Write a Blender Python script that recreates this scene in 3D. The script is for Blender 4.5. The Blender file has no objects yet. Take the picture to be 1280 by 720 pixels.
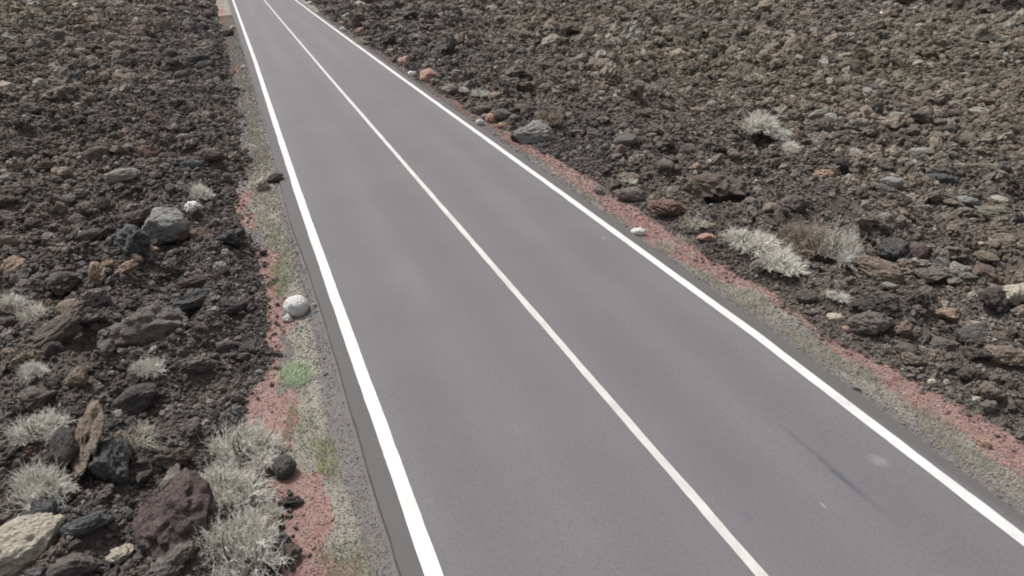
import bpy, bmesh, math, random
import numpy as np
from mathutils import Vector, Matrix, Euler

random.seed(7)
RNG = np.random.default_rng(11)
scene = bpy.context.scene
col = scene.collection

# ------------------------------------------------------------------ noise
def _h(ix, iy, iz, seed):
    n = (ix * 374761393 + iy * 668265263 + iz * 2147483647 + seed * 144665) & 0xFFFFFFFF
    n = ((n ^ (n >> 13)) * 1274126177) & 0xFFFFFFFF
    n = ((n ^ (n >> 16)) * 2246822519) & 0xFFFFFFFF
    return ((n ^ (n >> 15)) & 0xFFFFFF) / float(0xFFFFFF)

def vnoise(x, y, z=0.0, seed=0):
    x, y, z = np.broadcast_arrays(np.asarray(x, float), np.asarray(y, float), np.asarray(z, float))
    xi, yi, zi = np.floor(x).astype(np.int64), np.floor(y).astype(np.int64), np.floor(z).astype(np.int64)
    fx, fy, fz = x - xi, y - yi, z - zi
    fx, fy, fz = [t * t * (3 - 2 * t) for t in (fx, fy, fz)]
    r = 0
    for a in (0, 1):
        for b in (0, 1):
            for c in (0, 1):
                w = (fx if a else 1 - fx) * (fy if b else 1 - fy) * (fz if c else 1 - fz)
                r = r + w * _h(xi + a, yi + b, zi + c, seed)
    return r                                   # 0..1

def fbm(x, y, z=0.0, oct=4, seed=0, gain=.5):
    s = 0; a = 1; t = 0; f = 1
    for i in range(oct):
        s = s + a * vnoise(np.asarray(x) * f, np.asarray(y) * f, np.asarray(z) * f, seed + i * 17)
        t += a; a *= gain; f *= 2.03
    return s / t

def sstep(a, b, x):
    t = np.clip((x - a) / (b - a), 0, 1)
    return t * t * (3 - 2 * t)

# ------------------------------------------------------------------ camera numbers (road runs along +Y)
CAMZ = 5.0
F = 853.0
PITCH = math.atan(434 / F)
YAW = math.atan(376 / math.hypot(434, F))

def ray(px, py):
    dx = (px - 640) / F; dy = (360 - py) / F
    Y = math.cos(PITCH) + dy * math.sin(PITCH); Z = -math.sin(PITCH) + dy * math.cos(PITCH)
    c, s = math.cos(YAW), math.sin(YAW)
    return dx * c + Y * s, -dx * s + Y * c, Z

# ------------------------------------------------------------------ road and verge outlines (metres)
def road_shift(y):      # the road drifts a hair to the right and widens far away
    return np.interp(y, [0, 30, 55, 75, 100, 400], [0, 0, .06, .15, .35, 3.0])
def lineL(y): return .90 + np.interp(y, [0, 10, 15, 35, 75, 400], [.02, -.02, -.03, .07, .06, 0]) + road_shift(y) * .2
def lineC(y): return 3.57 + road_shift(y) * 1.1
def lineR(y): return np.interp(y, [0, 2.5, 6.5, 13, 400], [6.10, 6.14, 6.28, 6.31, 6.31]) + road_shift(y) * 1.3
def asphL(y): return np.interp(y, [0, 4, 9, 14, 18, 22, 30, 57, 400], [.62, .63, .645, .55, .57, .62, .60, .56, .56]) + .035 * (vnoise(y * .9, 1.5) - .5) + .02 * (vnoise(y * 4, 7.5) - .5) + (lineL(y) - .9) * .3
def asphR(y): return lineR(y) + .30 + .04 * (vnoise(y * .9, 4.5) - .5) + .02 * (vnoise(y * 4, 9.5) - .5)
def lavaL(y):
    b = np.interp(y, [0, 4.5, 5.5, 6.2, 6.8, 7.4, 8.2, 12, 13.7, 16, 17.6, 25, 38, 55, 75, 400],
                  [-.1, -.2, -.3, -.75, -.75, -.55, -.2, -.15, -.35, -.35, -.1, -.12, -.15, -.38, -.55, -.4])
    return b + .55 * (fbm(y * 1.3, 3.3, oct=4, seed=5, gain=.6) - .5)
def lavaR(y):
    b = np.interp(y, [0, 3.7, 4.6, 6, 9.5, 12, 15, 18.5, 22, 33, 52, 70, 400],
                  [7.6, 7.6, 7.6, 7.4, 7.5, 7.5, 7.5, 7.35, 7.1, 7.1, 7.2, 7.5, 9])
    return b + .45 * (fbm(y * 1.3, 8.3, oct=4, seed=6, gain=.6) - .5)

def lava_depth(x, y): return np.maximum(lavaL(y) - x, x - lavaR(y))

def ledge(x, y):
    ex = x - 51.5 - 1.6 * np.sin(y / 3.1) - .06 * (y - 44) ** 2 * (y < 40)
    return sstep(-1.2, .6, ex) * (1 - sstep(5, 12, ex)) * sstep(26, 34, y) * (1 - sstep(52, 62, y))

def H(x, y):
    x = np.asarray(x, float); y = np.asarray(y, float)
    d = lava_depth(x, y)
    verge = -.055 - .05 * sstep(0, .6, np.maximum(asphL(y) - x, x - asphR(y))) + .035 * (fbm(x * 2.2, y * 2.2, oct=3, seed=3) - .5)
    t = sstep(-.05, .9, d)
    bil = 1 - np.abs(2 * fbm(x / 1.6, y / 1.6, oct=3, seed=21) - 1) * 2.4
    lava = (.10 + .55 * (fbm(x / 9, y / 9, oct=3, seed=11) - .42) * sstep(0, 6, d)
            + .29 * (bil - .55) + .16 * (fbm(x / .55, y / .55, oct=3, seed=31) - .5))
    # broken ledge far off on the right
    lava = lava + 2.1 * ledge(x, y) * (.35 + 1.2 * fbm(x / 2.6, y / 2.6, seed=77))
    z = verge * (1 - t) + (lava) * t
    return z

def Hf(x, y): return float(H(x, y))

def at(px, py, lift=0.0):
    """world point where the sight line through a photo pixel meets the ground (plus lift)"""
    X, Y, Z = ray(px, py)
    z = 0.1
    for _ in range(12):
        t = (CAMZ - (z + lift)) / -Z
        z = .5 * z + .5 * Hf(X * t, Y * t)
    t = (CAMZ - (z + lift)) / -Z
    return Vector((X * t, Y * t, z))

def proj(p):
    """photo pixel of a world point"""
    x, y, z = p[0], p[1], p[2] - CAMZ
    c, s = math.cos(YAW), math.sin(YAW)
    r = x * c - y * s; f = x * s + y * c
    fw = f * math.cos(PITCH) - z * math.sin(PITCH)
    up = f * math.sin(PITCH) + z * math.cos(PITCH)
    if fw < .1: return None
    return 640 + F * r / fw, 360 - F * up / fw, fw

# ------------------------------------------------------------------ node helpers
def mat(name):
    m = bpy.data.materials.new(name); m.use_nodes = True
    nt = m.node_tree; b = nt.nodes['Principled BSDF']
    return m, nt, b
def N(nt, t, **kw):
    n = nt.nodes.new(t)
    for k, v in kw.items():
        if k in n.inputs.keys() if isinstance(k, str) else False: n.inputs[k].default_value = v
        else: setattr(n, k, v)
    return n
def noise(nt, vec, scale, detail=4, rough=.55, dist=0):
    n = nt.nodes.new('ShaderNodeTexNoise'); n.inputs['Scale'].default_value = scale
    n.inputs['Detail'].default_value = detail; n.inputs['Roughness'].default_value = rough
    n.inputs['Distortion'].default_value = dist
    nt.links.new(vec, n.inputs['Vector']); return n.outputs['Fac']
def ramp(nt, fac, stops):
    r = nt.nodes.new('ShaderNodeValToRGB'); e = r.color_ramp.elements
    while len(e) < len(stops): e.new(.5)
    for k, (p, c) in enumerate(stops):
        e[k].position = p; e[k].color = (c, c, c, 1) if isinstance(c, (int, float)) else (*c, 1)
    nt.links.new(fac, r.inputs['Fac']); return r.outputs['Color']
def mix(nt, fac, a, b, mode='MIX'):
    m = nt.nodes.new('ShaderNodeMix'); m.data_type = 'RGBA'; m.blend_type = mode
    for s, v in ((m.inputs['Factor'], fac), (m.inputs['A'], a), (m.inputs['B'], b)):
        if s.name == 'Factor': s = m.inputs[0]
        elif s.name == 'A': s = m.inputs[6]
        elif s.name == 'B': s = m.inputs[7]
        if hasattr(v, 'is_linked') or hasattr(v, 'links'): nt.links.new(v, s)
        elif isinstance(v, (int, float)): s.default_value = v
        else: s.default_value = (*v, 1)
    return m.outputs[2]
def math_(nt, op, a, b=None):
    m = nt.nodes.new('ShaderNodeMath'); m.operation = op
    for s, v in ((m.inputs[0], a), (m.inputs[1], b)):
        if v is None: continue
        if hasattr(v, 'links'): nt.links.new(v, s)
        else: s.default_value = v
    return m.outputs[0]
def bump(nt, b, h, strength, dist):
    n = nt.nodes.new('ShaderNodeBump'); n.inputs['Strength'].default_value = strength
    n.inputs['Distance'].default_value = dist
    nt.links.new(h, n.inputs['Height']); nt.links.new(n.outputs['Normal'], b.inputs['Normal'])
def position(nt):
    return nt.nodes.new('ShaderNodeNewGeometry').outputs['Position']
def texco(nt, which='Object'):
    return nt.nodes.new('ShaderNodeTexCoord').outputs[which]

# ------------------------------------------------------------------ materials
def asphalt_material():
    m, nt, b = mat('asphalt')
    P = position(nt)
    stretch = nt.nodes.new('ShaderNodeMapping'); stretch.inputs['Scale'].default_value = (1.0, .12, 1)
    nt.links.new(P, stretch.inputs['Vector'])
    tracks = noise(nt, stretch.outputs[0], 1.1, 3)
    blot = noise(nt, P, .55, 3)
    grain = noise(nt, P, 90, 3, .7)
    grit = noise(nt, P, 28, 4, .7)
    c = ramp(nt, tracks, [(.3, (.117, .111, .119)), (.7, (.141, .134, .142))])
    c = mix(nt, .55, c, ramp(nt, blot, [(.32, (.117, .112, .119)), (.7, (.140, .133, .140))]))
    c = mix(nt, .6, c, ramp(nt, grain, [(.25, .7), (.75, 1.25)]), 'MULTIPLY')
    c = mix(nt, .3, c, ramp(nt, grit, [(.25, .6), (.75, 1.35)]), 'MULTIPLY')
    # darker, browner band of bare binder along the outside of the edge lines
    sep = nt.nodes.new('ShaderNodeSeparateXYZ'); nt.links.new(P, sep.inputs[0])
    x, y = sep.outputs['X'], sep.outputs['Y']
    # polished wheel paths, two in each lane, breaking up along the road
    xw = math_(nt, 'ADD', x, math_(nt, 'MULTIPLY', math_(nt, 'SUBTRACT', noise(nt, stretch.outputs[0], .6, 2), .5), .5))
    wp = math_(nt, 'SINE', math_(nt, 'MULTIPLY', math_(nt, 'SUBTRACT', xw, 1.2), 2 * math.pi / 1.33))
    wp = math_(nt, 'MULTIPLY', wp, ramp(nt, tracks, [(.3, .2), (.7, 1.0)]))
    c = mix(nt, .8, c, ramp(nt, math_(nt, 'ADD', math_(nt, 'MULTIPLY', wp, .5), .5), [(0.0, 1.06), (1.0, .90)]), 'MULTIPLY')
    # blown pale grit and dark bitumen specks
    c = mix(nt, ramp(nt, noise(nt, P, 55, 2, .5), [(.70, 0.0), (.74, .6)]), c, (.24, .23, .22))
    c = mix(nt, ramp(nt, noise(nt, P, 38, 2, .5), [(.71, 0.0), (.75, .7)]), c, (.05, .048, .05))
    xo = math_(nt, 'ABSOLUTE', math_(nt, 'SUBTRACT', x, 3.6))
    xo = math_(nt, 'ADD', xo, math_(nt, 'MULTIPLY', math_(nt, 'SUBTRACT', blot, .5), .10))
    edge = ramp(nt, math_(nt, 'DIVIDE', xo, 4.0), [(.655, 0.0), (.69, .75)])
    c = mix(nt, edge, c, mix(nt, grit, (.062, .058, .057), (.098, .091, .089)))
    # tar streak in the right lane and a pale spill beside it
    def blotch(cx, cy, rx, ry, rot, lo, hi):
        dx = math_(nt, 'SUBTRACT', x, cx); dy = math_(nt, 'SUBTRACT', y, cy)
        u = math_(nt, 'ADD', math_(nt, 'MULTIPLY', dx, math.cos(rot) / rx), math_(nt, 'MULTIPLY', dy, math.sin(rot) / rx))
        v = math_(nt, 'ADD', math_(nt, 'MULTIPLY', dx, -math.sin(rot) / ry), math_(nt, 'MULTIPLY', dy, math.cos(rot) / ry))
        d = math_(nt, 'SQRT', math_(nt, 'ADD', math_(nt, 'MULTIPLY', u, u), math_(nt, 'MULTIPLY', v, v)))
        d = math_(nt, 'ADD', d, math_(nt, 'MULTIPLY', math_(nt, 'SUBTRACT', noise(nt, P, 9, 3), .5), .9))
        return ramp(nt, d, [(lo, 1.0), (hi, 0.0)])
    for (px, py, rx, ry, k, cc) in ((1040, 588, .055, .95, .55, (.075, .078, .088)), (1052, 600, .04, .25, .6, (.06, .063, .075)),
                                    (1098, 577, .13, .13, .5, (.23, .22, .215)), (765, 400, .10, .22, .5, (.115, .11, .12)),
                                    (933, 648, .05, .12, .5, (.10, .10, .12)), (1028, 634, .014, .05, .8, (.27, .25, .2)),
                                    (754, 298, .03, .08, .7, (.24, .23, .22)), (1075, 690, .25, .5, .3, (.12, .125, .125))):
        X, Y, Z = ray(px, py); t = CAMZ / -Z
        w = blotch(X * t, Y * t, rx, ry, 0.0, .35, 1.15)
        c = mix(nt, math_(nt, 'MULTIPLY', w, k), c, cc)
    nt.links.new(c, b.inputs['Base Color'])
    b.inputs['Roughness'].default_value = .82
    b.inputs['Specular IOR Level'].default_value = .35
    bump(nt, b, grain, .35, .004)
    return m

def paint_material(name, base, worn):
    m, nt, b = mat(name)
    P = position(nt)
    g = noise(nt, P, 60, 4, .7); w = noise(nt, P, 2.2, 5, .6)
    c = mix(nt, ramp(nt, w, [(.35, 0.0), (.70, .85)]), base, worn)
    c = mix(nt, ramp(nt, noise(nt, P, 22, 5, .75), [(.60, 0.0), (.70, .55)]), c, (.22, .215, .21))
    c = mix(nt, .5, c, ramp(nt, g, [(.28, .66), (.55, 1.05)]), 'MULTIPLY')
    nt.links.new(c, b.inputs['Base Color']); b.inputs['Roughness'].default_value = .7
    bump(nt, b, g, .3, .003)
    return m

def ground_material():
    m, nt, b = mat('verge_and_lava_ground')
    P = position(nt)
    a = nt.nodes.new('ShaderNodeAttribute'); a.attribute_name = 'zone'
    s = nt.nodes.new('ShaderNodeSeparateColor'); nt.links.new(a.outputs['Color'], s.inputs[0])
    red, grass, lava = s.outputs[0], s.outputs[1], s.outputs[2]
    n1 = noise(nt, P, 6, 5, .65); n2 = noise(nt, P, 45, 4, .7); n3 = noise(nt, P, 1.6, 4); n4 = noise(nt, P, 18, 4, .65)
    c = mix(nt, n2, (.10, .097, .097), (.21, .203, .20))                       # grey gravel
    c = mix(nt, ramp(nt, n4, [(.42, 0.0), (.62, .55)]), c, (.20, .17, .15))
    r = mix(nt, n2, (.17, .098, .085), (.40, .25, .22))
    r = mix(nt, ramp(nt, n1, [(.45, 0.0), (.72, .6)]), r, (.30, .25, .225))
    r = mix(nt, ramp(nt, n4, [(.5, 0.0), (.7, .5)]), r, (.14, .09, .08))
    def wob(v, lo, hi, k):
        v = math_(nt, 'ADD', v, math_(nt, 'MULTIPLY', math_(nt, 'SUBTRACT', n1, .5), k))
        v = math_(nt, 'ADD', v, math_(nt, 'MULTIPLY', math_(nt, 'SUBTRACT', n4, .5), k * .6))
        return ramp(nt, v, [(lo, 0.0), (hi, 1.0)])
    gr = mix(nt, n2, (.17, .16, .13), (.36, .345, .285))
    c = mix(nt, math_(nt, 'MULTIPLY', wob(grass, .28, .58, .9), .85), c, gr)
    c = mix(nt, math_(nt, 'MULTIPLY', wob(red, .34, .56, .8), .9), c, r)
    l = mix(nt, n4, (.05, .044, .041), (.15, .128, .114))
    l = mix(nt, ramp(nt, n3, [(.4, 0.0), (.7, .4)]), l, (.10, .07, .055))
    c = mix(nt, wob(lava, .38, .6, .5), c, l)
    nt.links.new(c, b.inputs['Base Color']); b.inputs['Roughness'].default_value = .95
    b.inputs['Specular IOR Level'].default_value = .2
    bump(nt, b, math_(nt, 'ADD', n2, n4), .9, .02)
    return m

def rock_material(name, instanced, strength=1.0):
    """lava rock: colour from the object (or from the scattered stone), broken by pores, dust and lichen"""
    m, nt, b = mat(name)
    P = position(nt)
    if instanced:
        a = nt.nodes.new('ShaderNodeAttribute'); a.attribute_type = 'INSTANCER'; a.attribute_name = 'tint'
        base = a.outputs['Color']
    else:
        base = nt.nodes.new('ShaderNodeObjectInfo').outputs['Color']
    n1 = noise(nt, P, 7, 5, .65); n2 = noise(nt, P, 34, 5, .7); n3 = noise(nt, P, 16, 4, .6, .6)
    c = mix(nt, .75 if strength > .5 else .3, base, ramp(nt, n1, [(.28, .55), (.5, .95), (.72, 1.45)]), 'MULTIPLY')
    c = mix(nt, .7 if strength > .5 else .3, c, ramp(nt, n2, [(.3, .45), (.5, 1.0), (.7, 1.5)]), 'MULTIPLY')
    c = mix(nt, ramp(nt, n3, [(.56, 0.0), (.70, .5 * strength)]), c, (.22, .20, .175) if strength > .5 else (.42, .40, .36))     # dust and lichen
    c = mix(nt, ramp(nt, noise(nt, P, 3.1, 3), [(.58, 0.0), (.7, .35 * strength)]), c, (.17, .10, .075))  # oxidised patches
    nt.links.new(c, b.inputs['Base Color']); b.inputs['Roughness'].default_value = .95
    b.inputs['Specular IOR Level'].default_value = .25
    vor = nt.nodes.new('ShaderNodeTexVoronoi'); vor.inputs['Scale'].default_value = 26
    nt.links.new(P, vor.inputs['Vector'])
    hgt = math_(nt, 'ADD', n2, math_(nt, 'MULTIPLY', vor.outputs['Distance'], .6))
    bump(nt, b, hgt, 1.0, .06 if not instanced else .04)
    return m

def plain_material(name, lo, hi, scale=8, rough=.9, transl=0):
    m, nt, b = mat(name)
    c = mix(nt, ramp(nt, noise(nt, position(nt), scale, 4, .65), [(.3, 0.0), (.7, 1.0)]), lo, hi)
    nt.links.new(c, b.inputs['Base Color']); b.inputs['Roughness'].default_value = rough
    b.inputs['Specular IOR Level'].default_value = .2
    return m

M_ASPH = asphalt_material()
M_EDGE = paint_material('white_road_paint', (.60, .595, .59), (.47, .462, .455))
M_CENT = paint_material('worn_road_paint', (.52, .515, .49), (.38, .375, .355))
M_GRND = ground_material()
M_ROCK = rock_material('lava_rock', False)
M_CLEAN = rock_material('pale_stone', False, .25)
M_RUB = rock_material('lava_rubble', True)
M_GRAV = plain_material('grey_gravel', (.10, .097, .096), (.24, .23, .22), 14)
M_CIND = plain_material('red_cinder', (.17, .095, .08), (.36, .215, .19), 14)
M_SHRUB = plain_material('bleached_twigs', (.44, .42, .375), (.74, .725, .665), 11)
M_BROWNSH = plain_material('brown_twigs', (.20, .165, .14), (.40, .34, .29), 9)
M_STRAW = plain_material('straw_grass', (.30, .29, .235), (.56, .54, .45), 7)
M_GREEN = plain_material('green_grass', (.22, .26, .11), (.42, .46, .24), 7)
M_PALEGREEN = plain_material('pale_green_grass', (.36, .45, .28), (.52, .60, .42), 7)

# ------------------------------------------------------------------ mesh helpers
def mesh_from(name, V, Fc, m=None, smooth=False):
    me = bpy.data.meshes.new(name)
    V = np.asarray(V, np.float32); Fc = np.asarray(Fc, np.int32)
    k = Fc.shape[1]
    me.vertices.add(len(V)); me.vertices.foreach_set('co', V.ravel())
    me.loops.add(Fc.size); me.loops.foreach_set('vertex_index', Fc.ravel())
    me.polygons.add(len(Fc)); me.polygons.foreach_set('loop_start', np.arange(0, Fc.size, k, dtype=np.int32))
    me.update(calc_edges=True)
    me.polygons.foreach_set('use_smooth', np.full(len(Fc), smooth, bool))
    if m: me.materials.append(m)
    me.validate()
    return me

def link(name, me, parent=None, **props):
    o = bpy.data.objects.new(name, me); col.objects.link(o)
    if parent: o.parent = parent
    for k, v in props.items(): o[k] = v
    return o

# ------------------------------------------------------------------ ground
def axis(segs):
    out = []
    for a, b, n in segs: out += list(np.linspace(a, b, n, endpoint=False))
    out.append(segs[-1][1]); return np.array(out)
gx = axis([(-420, -120, 12), (-120, -45, 40), (-45, -12, 110), (-12, -1.6, 86), (-1.6, .75, 48), (.75, 6.3, 8), (6.3, 8.4, 42), (8.4, 22, 100), (22, 70, 190), (70, 150, 40), (150, 450, 12)])
gy = axis([(-60, -4, 24), (-4, 2, 30), (2, 16, 230), (16, 34, 190), (34, 100, 300), (100, 170, 40), (170, 620, 20)])
GX, GY = np.meshgrid(gx, gy)
GZ = H(GX, GY)
onroad = (GX > asphL(GY) + .04) & (GX < asphR(GY) - .04)
GZ[onroad] = -.10
nx, ny = len(gx), len(gy)
V = np.stack([GX.ravel(), GY.ravel(), GZ.ravel()], 1)
ii = (np.arange(ny - 1)[:, None] * nx + np.arange(nx - 1)[None, :]).ravel()
Fc = np.stack([ii, ii + 1, ii + nx + 1, ii + nx], 1)
me = mesh_from('ground', V, Fc, M_GRND, True)

def zone_weights(x, y):
    """(red cinder, grass, lava) weights on the ground"""
    d = lava_depth(x, y)
    left = x < 3.5
    eL = asphL(y) - x; eR = x - asphR(y)
    # left: gravel, grass, then patchy red next to the rubble
    wL = np.maximum(asphL(y) - lavaL(y), .3)
    uL = np.clip(eL / wL, -1, 3)
    patch = fbm(y / 1.3, 2.2, seed=41, oct=3)
    redL = sstep(.50, .80, uL + 1.3 * (fbm(x * 2.2, y * 1.1, seed=58, oct=4) - .5)) * sstep(.42, .62, patch + np.interp(y, [5, 6, 9, 12, 15, 20, 30, 33, 36, 55, 60, 70], [0, .25, .2, .13, .06, -.3, -.3, .25, -.2, .05, .2, .2]))
    grsL = sstep(.12, .35, uL) * (1 - sstep(.55, .75, uL)) * (.45 + .75 * vnoise(x * 1.6, y * .8, seed=51) + .35 * sstep(11, 15, y))
    # right: gravel with straw, then a clean red band
    wR = np.maximum(lavaR(y) - asphR(y), .3)
    uR = np.clip(eR / wR, -1, 3)
    r0 = np.interp(y, [0, 3.4, 4.5, 6, 7, 8, 9, 10.2, 12, 14, 17, 20, 24, 40, 80], [.5, .5, .55, .68, .85, .55, .35, .12, .25, .45, .38, .4, .5, .75, .8])
    redR = sstep(r0 - .10, r0 + .18, uR + .7 * (fbm(x * 2.2, y * 1.1, seed=59, oct=4) - .5)) * np.clip(np.interp(y, [0, 14, 24, 32, 60], [1, .95, .7, .45, .4]) + 1.6 * (fbm(x * 1.2, y * .7, seed=57, oct=3) - .5) * sstep(9, 20, y), 0, 1)
    grsR = sstep(.1, .3, uR) * (1 - sstep(r0, r0 + .2, uR)) * (.4 + .8 * vnoise(x * 1.6, y * .8, seed=53))
    red = np.where(left, redL, redR); grs = np.where(left, grsL, grsR)
    lav = sstep(-.08, .12, d)
    return red, grs, lav
zr, zg, zl = zone_weights(GX, GY)
zg = np.clip(zg + .35 * (GX < 3) * sstep(11, 16, GY) * (zl < .3), 0, 1)
ca = me.color_attributes.new('zone', 'FLOAT_COLOR', 'POINT')
cc = np.stack([zr.ravel(), zg.ravel(), zl.ravel(), np.ones(zr.size)], 1).astype(np.float32)
ca.data.foreach_set('color', cc.ravel())
link('ground', me, kind='structure')

# ------------------------------------------------------------------ road
ys = axis([(-60, 0, 30), (0, 40, 400), (40, 120, 300), (120, 600, 60)])
aL, aR = asphL(ys), asphR(ys)
cols_ = 9
V = []
for t in np.linspace(0, 1, cols_): V.append(np.stack([aL + (aR - aL) * t, ys, .035 * np.sin(math.pi * t) * np.ones_like(ys)], 1))
V.insert(0, np.stack([aL - .035, ys, np.full_like(ys, -.13)], 1))
V.append(np.stack([aR + .035, ys, np.full_like(ys, -.13)], 1))
K = len(V); n = len(ys)
V = np.stack(V, 1).reshape(-1, 3)
ii = (np.arange(n - 1)[:, None] * K + np.arange(K - 1)[None, :]).ravel()
Fc = np.stack([ii, ii + 1, ii + K + 1, ii + K], 1)
road = link('road', mesh_from('road', V, Fc, M_ASPH, False), kind='structure')
def crown(x, y):
    t = np.clip((x - asphL(y)) / (asphR(y) - asphL(y)), 0, 1)
    k = t * (cols_ - 1); i = np.minimum(np.floor(k), cols_ - 2); f = k - i
    s0 = np.sin(math.pi * i / (cols_ - 1)); s1 = np.sin(math.pi * (i + 1) / (cols_ - 1))
    return .035 * (s0 * (1 - f) + s1 * f)
def stripe(name, fx, w, m, seed):
    L = fx(ys) - w / 2 + .012 * (vnoise(ys * 1.7, seed) - .5) + .006 * (vnoise(ys * 9, seed + .5) - .5)
    R = fx(ys) + w / 2 + .012 * (vnoise(ys * 1.7, seed + 3) - .5) + .006 * (vnoise(ys * 9, seed + 3.5) - .5)
    V = np.stack([np.stack([L, ys, crown(L, ys) + .004], 1), np.stack([R, ys, crown(R, ys) + .004], 1)], 1).reshape(-1, 3)
    i = np.arange(n - 1) * 2
    link(name, mesh_from(name, V, np.stack([i, i + 1, i + 3, i + 2], 1), m), road)
stripe('edge_line', lineL, .155, M_EDGE, 2.5)
stripe('centre_line', lineC, .105, M_CENT, 12.5)
stripe('edge_line', lineR, .15, M_EDGE, 22.5)

# ------------------------------------------------------------------ rock shapes
def ico(sub):
    bm = bmesh.new(); bmesh.ops.create_icosphere(bm, subdivisions=sub, radius=1)
    V = np.array([v.co[:] for v in bm.verts]); Fc = np.array([[v.index for v in f.verts] for f in bm.faces]); bm.free()
    return V, Fc
ICO = {3: ico(3), 4: ico(4), 5: ico(5), 2: ico(2)}
def rock_verts(seed, style, sub):
    V, Fc = ICO[sub]; V = V.copy()
    r = np.random.default_rng(seed)
    k, lo, hi, a1, a2, a3 = {'block': (10, .48, .80, .26, .17, .10), 'clinker': (6, .5, .85, .50, .42, .26),
                             'smooth': (8, .66, .90, .20, .09, .06), 'slab': (8, .5, .8, .28, .18, .11),
                             'knob': (4, .6, .9, .55, .38, .20), 'cobble': (4, .86, .97, .14, .01, .008)}[style]
    for _ in range(k):
        nrm = r.normal(size=3); nrm /= np.linalg.norm(nrm); o = r.uniform(lo, hi)
        d = V @ nrm; V -= np.clip(d - o, 0, None)[:, None] * nrm * .92
    nrm = ICO[sub][0]
    o = r.uniform(-50, 50, 3)
    q = V * 1.25 + o
    d = (fbm(q[:, 0], q[:, 1], q[:, 2], 2, seed) - .5) * 2 * a1
    q = V * 3.4 + o
    d = d + (np.abs(2 * fbm(q[:, 0], q[:, 1], q[:, 2], 2, seed + 1) - 1) - .3) * -2 * a2
    q = V * 8.5 + o
    d = d + (fbm(q[:, 0], q[:, 1], q[:, 2], 3, seed + 2) - .5) * 2 * a3
    V = V + nrm * d[:, None]
    lo_, hi_ = V.min(0), V.max(0)
    V = (V - (lo_ + hi_) / 2) / ((hi_ - lo_) / 2)
    return V, Fc
_rock_cache = {}
def rock_mesh(seed, style, sub, m, smooth=True):
    key = (seed, style, sub, m.name)
    if key not in _rock_cache:
        V, Fc = rock_verts(seed, style, sub)
        _rock_cache[key] = mesh_from('rock_' + style, V, Fc, m, smooth)
    return _rock_cache[key]

PAL = dict(grey=(.225, .22, .212), darkgrey=(.078, .077, .076), dark=(.060, .055, .052), brown=(.125, .102, .088), greybrown=(.135, .120, .110),
           tan=(.205, .165, .130), orange=(.27, .195, .15), red=(.165, .104, .088), purple=(.095, .072, .070), blue=(.088, .092, .094),
           white=(.80, .79, .77), cream=(.52, .47, .38), pale=(.33, .32, .285), pink=(.48, .30, .25), olive=(.15, .145, .112), salmon=(.42, .28, .22))

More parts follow.
